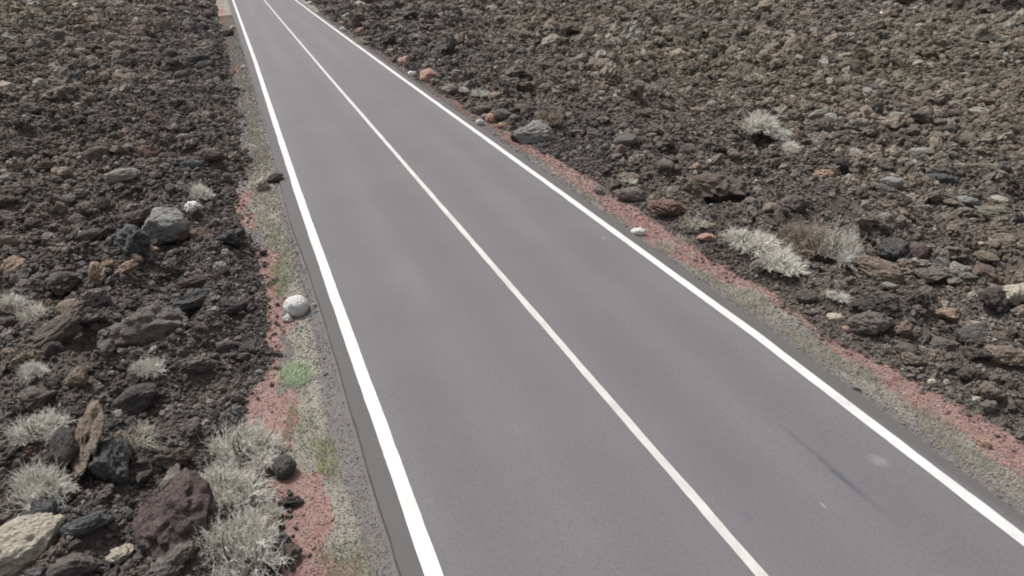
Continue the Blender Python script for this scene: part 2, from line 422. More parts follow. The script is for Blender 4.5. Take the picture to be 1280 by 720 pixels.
# px, py (centre of the stone in the photo), width px, height px, colour, style, tilt deg, label, short landmark name
HERO = [
 (204, 283, 47, 48, 'grey', 'smooth', 5, 'large light grey angular boulder standing out of the rubble left of the road', 'the light grey boulder'),
 (370, 383, 28, 27, 'white', 'cobble', 0, 'round white painted stone on the verge beside the left edge line', 'the round white stone'),
 (359, 398, 12, 11, 'white', 'block', 0, 'small white stone touching the round white painted stone', 'the round white stone'),
 (393, 381, 5, 6, 'white', 'block', 0, 'tiny white chip between the round white stone and the asphalt', None),
 (327, 231, 16, 18, 'cream', 'knob', 15, 'pitted cream stone where the rubble bulges to the left asphalt edge', 'the pitted cream stone'),
 (342, 222, 22, 13, 'brown', 'slab', 10, 'flat brown stone reaching the left asphalt edge behind pitted cream stone', None),
 (242, 259, 22, 15, 'white', 'knob', 0, 'knobbly whitish stone above and right of the light grey boulder', None),
 (70, 417, 70, 26, 'brown', 'slab', 20, 'long tilted brown slab overhanging a dark hollow at far left', 'the tilted brown slab'),
 (180, 416, 86, 62, 'greybrown', 'block', 12, 'biggest grey-brown block with a flat face below the light grey boulder', 'the biggest grey-brown block'),
 (238, 376, 62, 24, 'darkgrey', 'slab', 4, 'flat dark grey slab between the biggest grey-brown block and the verge', 'the flat dark grey slab'),
 (288, 386, 42, 20, 'dark', 'slab', -8, 'dark slab just right of the flat dark grey slab', None),
 (248, 352, 50, 16, 'purple', 'slab', 3, 'low purplish brown slab above the flat dark grey slab', None),
 (122, 342, 17, 26, 'orange', 'block', -15, 'upright pale orange flake with a dark shadow at its right', 'the upright orange flake'),
 (134, 331, 13, 12, 'orange', 'block', 0, 'small pale orange stone leaning on the upright orange flake', None),
 (155, 337, 30, 13, 'orange', 'slab', 20, 'low pale orange slab right of the upright orange flake', None),
 (171, 325, 12, 16, 'tan', 'block', 0, 'tan block under the light grey boulder beside the orange slab', None),
 (190, 314, 14, 10, 'salmon', 'block', 0, 'small salmon stone directly beneath the light grey boulder', None),
 (19, 332, 26, 20, 'orange', 'block', 10, 'orange-brown block at the left edge of the photo', 'the orange-brown block at the left edge'),
 (5, 302, 26, 16, 'tan', 'slab', -10, 'tan slab cut off by the left frame above the orange-brown block', None),
 (165, 303, 32, 40, 'blue', 'block', -25, 'blue-grey rock leaning left of the light grey boulder', 'the blue-grey leaning rock'),
 (173, 273, 40, 20, 'purple', 'slab', 10, 'purplish flat rock behind the blue-grey leaning rock', None),
 (231, 294, 24, 22, 'red', 'block', -10, 'reddish brown rock touching the right foot of light grey boulder', None),
 (88, 385, 24, 18, 'tan', 'smooth', 10, 'rounded tan stone above the tilted brown slab', None),
 (28, 682, 78, 50, 'cream', 'smooth', 10, 'big pale yellow boulder in the bottom left corner', 'the pale yellow boulder'),
 (62, 676, 26, 18, 'tan', 'smooth', -30, 'tan lobe lying at the right end of the pale yellow boulder', None),
 (141, 581, 42, 46, 'darkgrey', 'block', 0, 'dark grey cube-like boulder between two pale shrubs at lower left', 'the dark cube-like boulder'),
 (83, 561, 26, 46, 'dark', 'smooth', -30, 'dark upright lava lobe left of the long tan lobe', 'the dark upright lobe'),
 (110, 548, 24, 72, 'tan', 'block', -28, 'long tan lava lobe leaning left of the dark cube-like boulder', 'the long tan lobe'),
 (110, 654, 46, 24, 'blue', 'block', -5, 'blue-grey stone between the pale yellow boulder and the purple boulder', None),
 (48, 643, 34, 24, 'blue', 'smooth', 10, 'dark blue-grey stone just above the pale yellow boulder', None),
 (152, 694, 28, 18, 'cream', 'knob', 0, 'small yellowish stone at the bottom right of pale yellow boulder', None),
 (222, 652, 82, 76, 'purple', 'block', 15, 'largest dark purple boulder left of the pale shrubs at the bottom', 'the dark purple boulder'),
 (212, 707, 60, 24, 'greybrown', 'slab', 15, 'pinkish grey slab at the bottom frame under the dark purple boulder', None),
 (356, 583, 26, 28, 'darkgrey', 'smooth', 0, 'smooth dark stone between the big pale shrub and red soil', 'the smooth dark stone'),
 (263, 575, 18, 12, 'dark', 'knob', 0, 'small black stone at the left side of the big pale shrub', None),
 (336, 655, 22, 22, 'tan', 'smooth', 0, 'rounded tan stone right of the lower pale shrub', 'the rounded tan stone'),
 (352, 676, 24, 24, 'darkgrey', 'knob', 0, 'dark knobbly stone below the rounded tan stone', None),
 (362, 628, 30, 14, 'dark', 'knob', 0, 'dark knobbly stone above the rounded tan stone', None),
 (363, 694, 26, 22, 'brown', 'knob', 0, 'brown stone at the bottom frame beside the verge gravel', None),
 (277, 536, 26, 14, 'dark', 'knob', 0, 'dark stone above the big pale shrub at the rubble edge', None),
 (234, 76, 32, 12, 'darkgrey', 'smooth', 4, 'long smooth dark lava log in the far left field', 'the dark lava log'),
 (256, 82, 22, 11, 'darkgrey', 'smooth', 12, 'short dark lobe at the right end of the dark lava log', None),
 (202, 80, 12, 18, 'dark', 'block', 0, 'dark upright block left of the dark lava log', None),
 (186, 191, 22, 18, 'red', 'smooth', 0, 'rounded red-brown stone up and left of the knobbly whitish stone', 'the rounded red-brown stone'),
 (212, 198, 28, 16, 'purple', 'block', 0, 'purplish block right of the rounded red-brown stone', None),
 (154, 220, 34, 18, 'pale', 'smooth', 0, 'pale grey rock below and left of the rounded red-brown stone', 'the pale grey rock'),
 (5, 227, 16, 12, 'pale', 'knob', 0, 'pale stone at the left edge of photo in the upper field', None),
 (236, 207, 24, 14, 'blue', 'slab', 0, 'bluish flat stone left of the pitted cream stone', None),
 (265, 195, 26, 20, 'brown', 'block', 0, 'chunky brown rock near the left verge above pitted cream stone', None),
 (95, 473, 22, 28, 'tan', 'block', -20, 'upright tan-brown stone under the end of the tilted brown slab', None),
 (35, 450, 36, 20, 'tan', 'knob', 10, 'lumpy tan stone under the left end of the tilted brown slab', None),
 (50, 497, 34, 26, 'greybrown', 'block', 0, 'grey-brown stone above the pale shrub at the lower left edge', None),
 (304, 84, 5, 5, 'white', 'knob', 0, 'tiny white stone at the left asphalt edge in the distance', None),
 (291, 35, 7, 6, 'cream', 'knob', 0, 'small cream stone beside the left asphalt edge near the top', None),
 (284, 42, 14, 8, 'dark', 'slab', 0, 'dark flat rock reaching toward the left asphalt edge near the top', None),
 # right side
 (536, 95, 22, 18, 'pink', 'block', 0, 'largest pink block on the far right verge', 'the largest pink block'),
 (505, 77, 13, 13, 'pink', 'block', 20, 'pointed pink stone up the verge from the largest pink block', 'the pointed pink stone'),
 (513, 80, 6, 5, 'pink', 'smooth', 0, 'tiny pink stone right of the pointed pink stone', None),
 (490, 64, 9, 7, 'pink', 'block', -30, 'small pink stone beyond the pointed pink stone', None),
 (449, 38, 10, 6, 'pink', 'slab', 10, 'flat pink stone on the right verge near the top', None),
 (428, 29, 9, 5, 'pink', 'slab', 0, 'farthest flat pink stone on the right verge', None),
 (429, 37, 7, 7, 'white', 'knob', 0, 'small white stone beside the farthest pink stone', None),
 (387, 4, 7, 5, 'white', 'knob', 0, 'white stone by the right edge line at the very top', None),
 (515, 93, 10, 9, 'white', 'knob', 0, 'white stone left of the largest pink block', None),
 (600, 153, 11, 10, 'white', 'knob', 0, 'white knobbly stone by the right line near the terracotta block', None),
 (614, 148, 13, 14, 'pink', 'block', 0, 'terracotta square block next to a white knobbly stone', 'the terracotta block'),
 (606, 146, 9, 9, 'grey', 'smooth', 0, 'small grey stone left of the terracotta block', None),
 (626, 157, 14, 8, 'pink', 'slab', 10, 'flat pink stone between terracotta block and the wide grey boulder', None),
 (628, 143, 22, 15, 'greybrown', 'smooth', 0, 'rounded grey-brown rock right behind the terracotta block', None),
 (603, 137, 20, 12, 'brown', 'smooth', 10, 'rounded brown rock above the terracotta block', None),
 (668, 167, 48, 28, 'grey', 'block', 5, 'wide grey boulder at the rubble edge on the right', 'the wide grey boulder'),
 (645, 172, 14, 14, 'dark', 'knob', 0, 'dark knob at the left end of the wide grey boulder', None),
 (617, 119, 22, 8, 'tan', 'slab', 0, 'low tan rock right of the small white shrub', None),
 (568, 113, 20, 12, 'purple', 'smooth', 0, 'rounded purplish stone on the verge below the largest pink block', None),
 (782, 177, 28, 18, 'greybrown', 'smooth', 15, 'smooth leaning grey-brown rock right of the wide grey boulder', 'the leaning grey-brown rock'),
 (724, 165, 26, 8, 'greybrown', 'slab', 8, 'long narrow rock right of the wide grey boulder', None),
 (806, 142, 22, 10, 'brown', 'slab', -8, 'dark-edged brown slab in the middle of the right field', None),
 (792, 243, 44, 21, 'greybrown', 'smooth', -4, 'rounded grey-brown loaf-shaped boulder on the edge of the red verge', 'the loaf-shaped boulder'),
 (788, 222, 30, 12, 'tan', 'knob', 0, 'lumpy tan rock behind the loaf-shaped boulder', None),
 (834, 262, 46, 26, 'red', 'knob', 0, 'rusty red boulder right of the loaf-shaped boulder', 'the rusty red boulder'),
 (896, 236, 70, 40, 'brown', 'block', 0, 'broad brown boulder with pinkish patches in the right field', 'the broad brown boulder'),
 (749, 238, 16, 12, 'pale', 'knob', -30, 'whitish pink stone on red soil left of loaf-shaped boulder', None),
 (798, 290, 18, 11, 'white', 'cobble', 0, 'smooth white stone beside the right edge line', 'the smooth white stone'),
 (885, 297, 26, 13, 'salmon', 'block', 0, 'smooth salmon stone at the top of the red verge', 'the smooth salmon stone'),
 (869, 215, 0, 0, '', '', 0, '', None),
 (871, 208, 10, 8, 'salmon', 'block', 0, 'small salmon stone above the broad brown boulder', None),
 (940, 266, 16, 20, 'greybrown', 'block', 20, 'upright grey-brown stone right below the broad brown boulder', None),
 (965, 262, 24, 16, 'tan', 'block', 0, 'tan chunk with orange stain right of the broad brown boulder', None),
 (1085, 403, 46, 28, 'greybrown', 'block', 12, 'large blunt grey-brown boulder at the right rubble edge', 'the blunt grey-brown boulder'),
 (1100, 338, 52, 22, 'tan', 'block', -12, 'long tan boulder below right of the pale shrubs', 'the long tan boulder'),
 (1093, 381, 56, 24, 'dark', 'block', 10, 'dark rock above the blunt grey-brown boulder', None),
 (1045, 397, 20, 11, 'cream', 'smooth', 0, 'pale cream stone left of the blunt grey-brown boulder', None),
 (1058, 411, 10, 8, 'pink', 'smooth', 0, 'pink stone at the foot of the blunt grey-brown boulder', None),
 (1180, 392, 24, 13, 'orange', 'block', 15, 'orange-tan hollow stone in the rubble at right', 'the orange-tan stone'),
 (1267, 367, 19, 25, 'cream', 'block', 0, 'pale yellow block near the right edge of the photo', 'the pale yellow block'),
 (1244, 377, 30, 28, 'dark', 'block', 0, 'dark rock left of the pale yellow block', None),
 (1118, 314, 32, 24, 'darkgrey', 'block', 10, 'dark block with a pale top edge right of the pale shrubs', 'the dark block with pale edge'),
 (1147, 316, 20, 24, 'purple', 'smooth', 0, 'round purplish stone right beside the dark block with pale edge', None),
 (1108, 238, 34, 12, 'greybrown', 'slab', -6, 'dark overhanging slab below the blue-grey flat rock', None),
 (1176, 224, 32, 13, 'blue', 'block', 0, 'blue-grey flat rock in the upper right rubble', 'the blue-grey flat rock'),
 (1113, 228, 22, 14, 'grey', 'smooth', 0, 'rounded light grey stone left of the blue-grey flat rock', None),
 (1153, 190, 24, 10, 'pale', 'smooth', 0, 'smooth whitish stone above the blue-grey flat rock', 'the smooth whitish stone'),
 (1233, 210, 26, 12, 'olive', 'smooth', 0, 'smooth olive rock right of the blue-grey flat rock', None),
 (1248, 250, 19, 10, 'cream', 'smooth', 0, 'pale oval stone above the two-toned angular rock', None),
 (1245, 268, 38, 20, 'olive', 'block', 0, 'angular olive rock close to the right edge of the photo', 'the angular olive rock'),
 (1222, 235, 0, 0, '', '', 0, '', None),
 (1210, 252, 22, 12, 'grey', 'smooth', 0, 'grey oval rock left of the pale oval stone', None),
 (1192, 254, 20, 9, 'tan', 'slab', 0, 'low tan stone left of the grey oval rock', None),
 (1240, 51, 26, 11, 'dark', 'block', 0, 'dark peaked rock near the top right corner', 'the dark peaked rock'),
 (1103, 18, 10, 6, 'white', 'smooth', 0, 'bright white stone at the top right below the dark ledge', 'the bright white stone'),
 (1205, 95, 12, 8, 'pale', 'smooth', 0, 'whitish stone next to a dark hollow on the upper right', None),
 (1207, 118, 20, 11, 'olive', 'smooth', 0, 'rounded olive stone below the whitish stone on the upper right', None),
 (1150, 34, 12, 9, 'pale', 'block', 0, 'pale block between bright white stone and dark peaked rock', None),
 (1137, 31, 16, 6, 'tan', 'slab', 0, 'low tan slab left of the pale block at the top right', None),
 (1190, 41, 14, 9, 'tan', 'block', 20, 'pinkish tan block left of the dark peaked rock', None),
 (1172, 43, 10, 5, 'pale', 'slab', 0, 'pale chip left of the pinkish tan block at top right', None),
 (1198, 52, 20, 7, 'tan', 'slab', 0, 'flat tan rock below the pinkish tan block at top right', None),
 (1100, 118, 12, 10, 'blue', 'block', 0, 'blue-grey stone in the middle of the upper right field', None),
 (1022, 142, 20, 9, 'pale', 'smooth', 20, 'pale long stone up and right of the white shrub', 'the pale long stone'),
 (1038, 147, 14, 11, 'pale', 'smooth', 0, 'pale grey stone right of the pale long stone', None),
 (1118, 144, 18, 8, 'pale', 'slab', 15, 'pale narrow slab right of the pale long stone', None),
 (870, 138, 22, 8, 'tan', 'slab', 0, 'low tan stone left of the white shrub in the right field', None),
 (890, 130, 14, 8, 'pale', 'smooth', 10, 'pale grey stone up and left of the white shrub', None),
 (1048, 205, 22, 14, 'dark', 'block', 0, 'dark purplish rock in the rubble below the white shrub', None),
 (1030, 218, 26, 14, 'salmon', 'knob', 0, 'salmon-stained lumpy rock below the dark purplish rock', None),
 (1112, 358, 18, 10, 'pale', 'knob', 0, 'whitish stone below the long tan boulder', None),
 (1158, 368, 18, 20, 'greybrown', 'block', -25, 'upright brown stone left of the orange-tan stone', None),
 (1232, 322, 24, 14, 'tan', 'block', 0, 'tan rock in the right rubble above the pale yellow block', None),
 (1260, 445, 42, 22, 'tan', 'block', 10, 'tan-brown rock at the right frame below the pale yellow block', 'the tan-brown rock at the right frame'),
 (1178, 432, 30, 22, 'greybrown', 'block', 25, 'grey-brown rock below the orange-tan stone', None),
 (1165, 477, 9, 6, 'cream', 'smooth', 25, 'cream stone on the upper edge of the red verge at right', None),
 (1221, 499, 8, 6, 'cream', 'smooth', 25, 'small cream stone farther down the red verge edge at right', None),
 (1229, 553, 12, 9, 'salmon', 'block', 0, 'salmon pebble lying on the red soil at the lower right', None),
]
HERO = [h for h in HERO if h[2] > 0]

def rock_tint(x, y, r):
    """colour of the lava where a stone lies: dark fresh clinker by the road, browner and greener far from it"""
    n = len(x)
    big = fbm(x / 6, y / 6, seed=91, oct=3); mid = fbm(x / 1.1, y / 1.1, seed=93, oct=3)
    d = lava_depth(x, y); left = x < 3.5
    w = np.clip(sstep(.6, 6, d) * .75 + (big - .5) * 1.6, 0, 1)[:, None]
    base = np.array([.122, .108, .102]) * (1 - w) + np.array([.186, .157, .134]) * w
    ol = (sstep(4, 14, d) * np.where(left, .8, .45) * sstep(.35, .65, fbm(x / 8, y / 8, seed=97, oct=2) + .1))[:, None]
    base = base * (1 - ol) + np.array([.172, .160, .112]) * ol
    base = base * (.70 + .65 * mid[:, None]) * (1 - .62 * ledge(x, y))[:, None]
    if r is None: return base
    k = r.uniform(0, 1, n)[:, None]
    def sel(lo, hi): return ((k >= lo) & (k < hi))
    c = base * np.exp(r.normal(0, .24, (n, 1)))
    c = np.where(sel(0, .08), base * .5, c)
    c = np.where(sel(.08, .13), base * .6 + np.array([.13, .10, .075]), c)
    c = np.where(sel(.13, .15), base * .5 + np.array([.095, .055, .04]), c)
    c = np.where(sel(.15, .17), np.array([.34, .32, .285]), c)
    c = np.where(sel(.17, .20), base * .4 + np.array([.055, .06, .065]), c)
    return c

GROUP = 'loose lava rocks beside the road'
placed = []     # (x, y, radius)
landmarks = []  # (px, py, name)
heading = -YAW

def place_rock(px, py, w, h, colour, style, tilt, label, seed, group=None, jitter=1.0, sub=4, small=False):
    c0 = at(px, py)
    dist = (Vector((c0.x, c0.y, c0.z)) - Vector((0, 0, CAMZ))).length
    k = h * dist / F * 1.04; W = w * dist / F * 1.04
    zc = k * .5 * (.55 if style != 'slab' else .7)
    p = at(px, py, zc)
    me = rock_mesh(seed, style, sub, M_CLEAN if colour in ('white', 'cream', 'pink', 'salmon', 'grey') else M_ROCK)
    o = link('lava_rock', me)
    o.location = (p.x, p.y, p.z + zc)
    o.scale = (W / 2, k / 2 * 1.12, k / 2 * .9)
    az = math.atan2(p.x, p.y)
    o.rotation_euler = (math.radians(random.uniform(-8, 8)), math.radians(-tilt), -az + math.radians(random.uniform(-9, 9)) * jitter)
    o.rotation_mode = 'XYZ'
    cc = PAL[colour]; v = random.uniform(.92, 1.08)
    if max(cc) < .3: v *= 1.35
    o.color = (cc[0] * v, cc[1] * v, cc[2] * v, 1)
    o['label'] = label; o['category'] = 'rock'; o['group'] = group or GROUP
    placed.append((p.x, p.y, max(W, k) / 2))
    return o, W

STYLES = {'block': 7, 'clinker': 6, 'smooth': 6, 'slab': 5, 'knob': 6}
for i, (px, py, w, h, colour, style, tilt, label, lm) in enumerate(HERO):
    o, W = place_rock(px, py, w, h, colour, style, tilt, label, 100 + i, sub=5 if w > 30 else 4)
    if colour in ('white', 'cream', 'pink', 'salmon', 'pale'): o.name = 'stone'
    if w > 40 or 'boulder' in label: o.name = 'boulder'
    if lm and not any(n == lm for _, _, n in landmarks): landmarks.append((px, py, lm))

# ------------------------------------------------------------------ dry shrubs
def prism(P0, P1, r0, r1, V, Fc):
    d = P1 - P0; L = np.linalg.norm(d)
    if L < 1e-6: return
    d = d / L; a = np.cross(d, [0, 0, 1.0]);
    if np.linalg.norm(a) < 1e-3: a = np.array([1.0, 0, 0])
    a /= np.linalg.norm(a); b = np.cross(d, a)
    i = len(V)
    for P, r in ((P0, r0), (P1, r1)):
        for t in (0, 2.094, 4.189): V.append(P + r * (math.cos(t) * a + math.sin(t) * b))
    for k in range(3): Fc.append((i + k, i + (k + 1) % 3, i + 3 + (k + 1) % 3, i + 3 + k))
def shrub_mesh(seed, m, n=620, flat=.6, thick=.0095):
    """dense tangle of bleached twigs, 1 m across, base at z = 0"""
    r = np.random.default_rng(seed); V, Fc = [], []
    lobes = [(np.append(r.uniform(-.33, .33, 2), 0), r.uniform(.18, .36)) for _ in range(8)]
    for k in range(n):
        c, rad = lobes[k % len(lobes)]
        az = r.uniform(0, 2 * math.pi); el = math.asin(r.uniform(.05, 1)) 
        d = np.array([math.cos(az) * math.cos(el), math.sin(az) * math.cos(el), math.sin(el) * flat])
        L = rad * r.uniform(.45, 1.1)
        p = c * .75 + d * L * .12; dd = d.copy(); segs = 4
        for s in range(segs):
            dd = dd + r.normal(0, .34, 3) + np.array([0, 0, -.05 * s]); dd /= np.linalg.norm(dd)
            q = p + dd * L / segs; q[2] = max(q[2], .01)
            t0, t1 = thick * (1 - s / 5), thick * (1 - (s + 1) / 5)
            prism(p, q, t0, t1, V, Fc)
            if s >= 1:
                for _ in range(4):
                    e = dd + r.normal(0, .7, 3); e /= np.linalg.norm(e)
                    q2 = q + e * L * r.uniform(.15, .3)
                    q2[2] = max(q2[2], .01)
                    prism(q, q2, t1 * .75, t1 * .35, V, Fc)
            p = q
    return mesh_from('twig_tangle', V, np.array(Fc), m)
def stems_mesh(seed, m):
    """the dark woody stems that carry the twigs, same 1 m frame"""
    r = np.random.default_rng(seed); V, Fc = [], []
    for k in range(16):
        az = r.uniform(0, 6.283); L = r.uniform(.2, .42); p = np.append(r.uniform(-.06, .06, 2), -.02)
        dd = np.array([math.cos(az), math.sin(az), r.uniform(.15, .6)]); dd /= np.linalg.norm(dd)
        for s_ in range(4):
            dd = dd + r.normal(0, .2, 3); dd /= np.linalg.norm(dd); q = p + dd * L / 4; q[2] = max(q[2], .01)
            prism(p, q, .02 * (1 - s_ / 5), .02 * (1 - (s_ + 1) / 5), V, Fc); p = q
    return mesh_from('woody_stems', V, np.array(Fc), m)
STEMS = [stems_mesh(880 + i, plain_material('woody_stem', (.07, .055, .045), (.16, .13, .105), 12)) for i in range(2)]
SH = [shrub_mesh(900 + i, M_SHRUB) for i in range(4)]
SHB = shrub_mesh(950, M_BROWNSH, 520, .7, .009)
SHS = [shrub_mesh(970 + i, M_STRAW, 150, .4, .008) for i in range(2)]
SHRUBS = [
 (306, 560, 76, 56, 0, 'upper lobe of big pale dry shrub spilling onto the red soil'),
 (292, 608, 84, 60, 0, 'wide pale dry shrub left of the smooth dark stone'),
 (296, 685, 84, 84, 0, 'pale dry shrub at the bottom frame left of rounded tan stone'),
 (340, 640, 30, 18, 0, 'little pale shrub above the rounded tan stone'),
 (48, 538, 54, 32, 0, 'pale dry shrub left of the dark upright lobe'),
 (56, 603, 50, 46, 0, 'pale dry shrub below the dark upright lobe'),
 (171, 547, 44, 34, 3, 'compact beige shrub right of the dark cube-like boulder'),
 (22, 376, 32, 16, 0, 'small pale shrub near the left edge above the tilted brown slab'),
 (42, 395, 30, 21, 0, 'small white shrub touching the tilted brown slab'),
 (44, 463, 24, 17, 0, 'small pale shrub under the tilted brown slab'),
 (185, 462, 32, 24, 0, 'pale dry sprig under the biggest grey-brown block'),
 (253, 240, 24, 20, 0, 'pale shrub above the knobbly whitish stone'),
 (600, 117, 22, 12, 0, 'small white shrub behind the far right verge'),
 (453, 52, 16, 10, 3, 'faint beige shrub on the far right verge'),
 (563, 108, 12, 7, 0, 'tiny pale shrub just below the largest pink block'),
 (580, 113, 12, 8, 0, 'tiny pale shrub left of the small white shrub'),
 (938, 96, 18, 12, 0, 'small white shrub high in the right field'),
 (956, 153, 38, 27, 0, 'bright white shrub in the middle of the right field'),
 (974, 168, 26, 18, 0, 'white shrub at the lower right of the bright white one'),
 (992, 184, 24, 12, 0, 'thin pale shrub down slope of the two white shrubs'),
 (786, 226, 22, 10, 0, 'thin pale shrub on the loaf-shaped boulder'),
 (876, 280, 40, 16, 3, 'thin grey shrub above the smooth salmon stone'),
 (938, 303, 60, 30, 0, 'pale shrub at the rubble edge right of the smooth salmon stone'),
 (984, 327, 52, 28, 0, 'whitish sprawling shrub in front of the round brown bush'),
 (1050, 307, 44, 54, 0, 'tallest pale shrub right of the round brown bush'),
 (1078, 325, 18, 14, 0, 'small pale shrub at the foot of the tallest pale shrub'),
 (1046, 373, 30, 12, 0, 'thin pale shrub left of the dark rock at right'),
 (1070, 190, 14, 8, 0, 'thin pale shrub among the upper right rubble'),
 (783, 73, 0, 0, 0, ''),
]
def place_shrub(px, py, w, h, me, label, name='dry_shrub', cat='shrub', group='dry shrubs on the lava'):
    c0 = at(px, py); dist = math.hypot(math.hypot(c0.x, c0.y), CAMZ - c0.z)
    W = w * dist / F * 1.12; k = h * dist / F * 1.15
    e = math.atan2(CAMZ, math.hypot(c0.x, c0.y))
    ht = k * .62; zc = ht * .4
    p = at(px, py, zc)
    o = link(name, me); o.location = (p.x, p.y, p.z + .05 + .06 * ht)
    dep = min(math.sqrt(max(k * k - (ht * math.cos(e)) ** 2, .01 * k * k)) / max(math.sin(e), .12), W * 1.6)
    o.scale = (W * 1.08, dep * 1.08, ht / .36)
    o.rotation_euler = (0, 0, -math.atan2(p.x, p.y))
    o['label'] = label; o['category'] = cat; o['group'] = group
    link('stems', STEMS[int(px) % 2], o)
    placed.append((p.x, p.y, min(W, dep) * .42))
    return o
SHRUBS = [s for s in SHRUBS if s[2] > 0]
for i, (px, py, w, h, kd, label) in enumerate(SHRUBS):
    place_shrub(px, py, w, h, SH[(i * 3 + 1) % 4] if kd == 0 else SHS[i % 2], label)
place_shrub(1004, 302, 56, 46, SHB, 'round brown bush between the pale shrubs at the right rubble edge', 'brown_bush', 'bush', 'bushes on the lava')
place_shrub(688, 145, 32, 26, shrub_mesh(951, M_BROWNSH, 300, .7, .008), 'dark grey-brown bush behind the wide grey boulder', 'brown_bush', 'bush', 'bushes on the lava')
place_shrub(1195, 8, 34, 20, shrub_mesh(952, plain_material('olive_twigs', (.05, .055, .035), (.12, .125, .08)), 300, .8, .02), 'dark olive bush on the ledge in the top right corner', 'olive_bush', 'bush', 'bushes on the lava')

# ------------------------------------------------------------------ grass
def blades(pts, hgt, wid, lean, seed):
    """one mesh of curved tapering blades rooted at pts (n,3)"""
    r = np.random.default_rng(seed); n = len(pts)
    az = r.uniform(0, 2 * math.pi, n); L = hgt * r.uniform(.5, 1.3, n); a2 = r.uniform(0, 2 * math.pi, n)
    ln = lean * r.uniform(.2, 1.3, n)
    dirx, diry = np.cos(az), np.sin(az)
    wx, wy = np.cos(a2) * wid / 2, np.sin(a2) * wid / 2
    Z = np.zeros(n)
    def pt(f, s):
        return np.stack([pts[:, 0] + dirx * L * ln * f * f + s * wx * (1 - f * .8), pts[:, 1] + diry * L * ln * f * f + s * wy * (1 - f * .8), pts[:, 2] + L * f * (1 - .25 * ln * f)], 1)
    V = np.stack([pt(0, -1), pt(0, 1), pt(.55, -1), pt(.55, 1), pt(1, 0)], 1).reshape(-1, 3)
    i = np.arange(n) * 5
    Fc = np.concatenate([np.stack([i, i + 1, i + 3], 1), np.stack([i, i + 3, i + 2], 1), np.stack([i + 2, i + 3, i + 4], 1)])
    return V, Fc
def verge_points(n, seed, ymin=2.5, ymax=85, power=1.0):
    """random points on both verges, denser near"""
    r = np.random.default_rng(seed)
    y = ymin * (ymax / ymin) ** r.uniform(0, 1, n)
    side = r.uniform(0, 1, n) < .5
    u = r.uniform(0.02, 1.05, n)
    x = np.where(side, asphL(y) - .03 - u * (asphL(y) - .03 - lavaL(y)), asphR(y) + .03 + u * (lavaR(y) - asphR(y) - .03))
    return x, y, side, r
x, y, side, r = verge_points(210000, 61)
zr_, zg_, zl_ = zone_weights(x, y)
keep = r.uniform(0, 1, len(x)) < np.clip(zg_ * 1.3 * sstep(.42, .62, fbm(x * 3.2, y * 1.9, seed=71, oct=4, gain=.6)) + .02, 0, 1)
# strongest greens stand on the left verge between the white stone and the pitted cream stone
gr = fbm(x * 1.2, y * .6, seed=81, oct=2) + np.where(side, np.interp(y, [4, 5, 6.5, 9, 11, 15, 17, 25, 30], [.12, .24, .14, .18, .34, .24, .14, .2, .05]), -.12)
isg = keep & (gr > .64) & (r.uniform(0, 1, len(x)) < .7)
dry = keep & ~isg
for nm, msk, mt, hh, lab in (('dry_grass', dry, M_STRAW, .06, 'thin straw grass growing along both road verges'), ('green_grass', isg, M_GREEN, .055, 'short yellow green grass along the left verge')):
    pts = np.stack([x[msk], y[msk], H(x[msk], y[msk])], 1)
    wid = np.clip(.004 + .0004 * 0, .004, .01)
    V, Fc = blades(pts, hh, .0045, .6, 5)
    link(nm, mesh_from(nm, V, Fc, mt), label=lab, category='grass', kind='stuff')

def tuft(px, py, w, h, m, label, nb=700, hh=.12, group='grass tufts on the verge'):
    c = at(px, py); dist = math.hypot(math.hypot(c.x, c.y), CAMZ); W = w * dist / F; e = math.atan2(CAMZ, math.hypot(c.x, c.y))
    D = max(h * dist / F / math.sin(e) - hh * .8, .15); r = np.random.default_rng(int(px * 7 + py))
    a = r.uniform(0, 6.283, nb); q = np.sqrt(r.uniform(0, 1, nb))
    pts = np.stack([np.cos(a) * q * W / 2, np.sin(a) * q * D / 2, np.zeros(nb)], 1)
    V, Fc = blades(pts, hh, .006, 1.1, int(px))
    o = link('grass_tuft', mesh_from('grass_tuft', V, Fc, m), label=label, category='grass tuft', group=group)
    o.location = (c.x, c.y, c.z); o.rotation_euler = (0, 0, -math.atan2(c.x, c.y))
tuft(370, 470, 36, 32, M_PALEGREEN, 'round pale green grass tuft on the left verge below the white stone', 1100, .10)
tuft(408, 572, 26, 50, M_GREEN, 'green grass patch at lower left verge right of the red soil', 500, .07)
tuft(348, 352, 22, 44, M_GREEN, 'yellow green grass patch just behind the round white stone', 600, .07)
tuft(931, 373, 42, 24, M_STRAW, 'largest straw tuft on the right verge by the edge line', 1100, .10)
tuft(829, 311, 28, 18, M_STRAW, 'straw tuft just below the smooth white stone', 700, .09)
tuft(853, 300, 24, 12, M_STRAW, 'low straw tuft on red soil right of the smooth white stone', 450, .07)

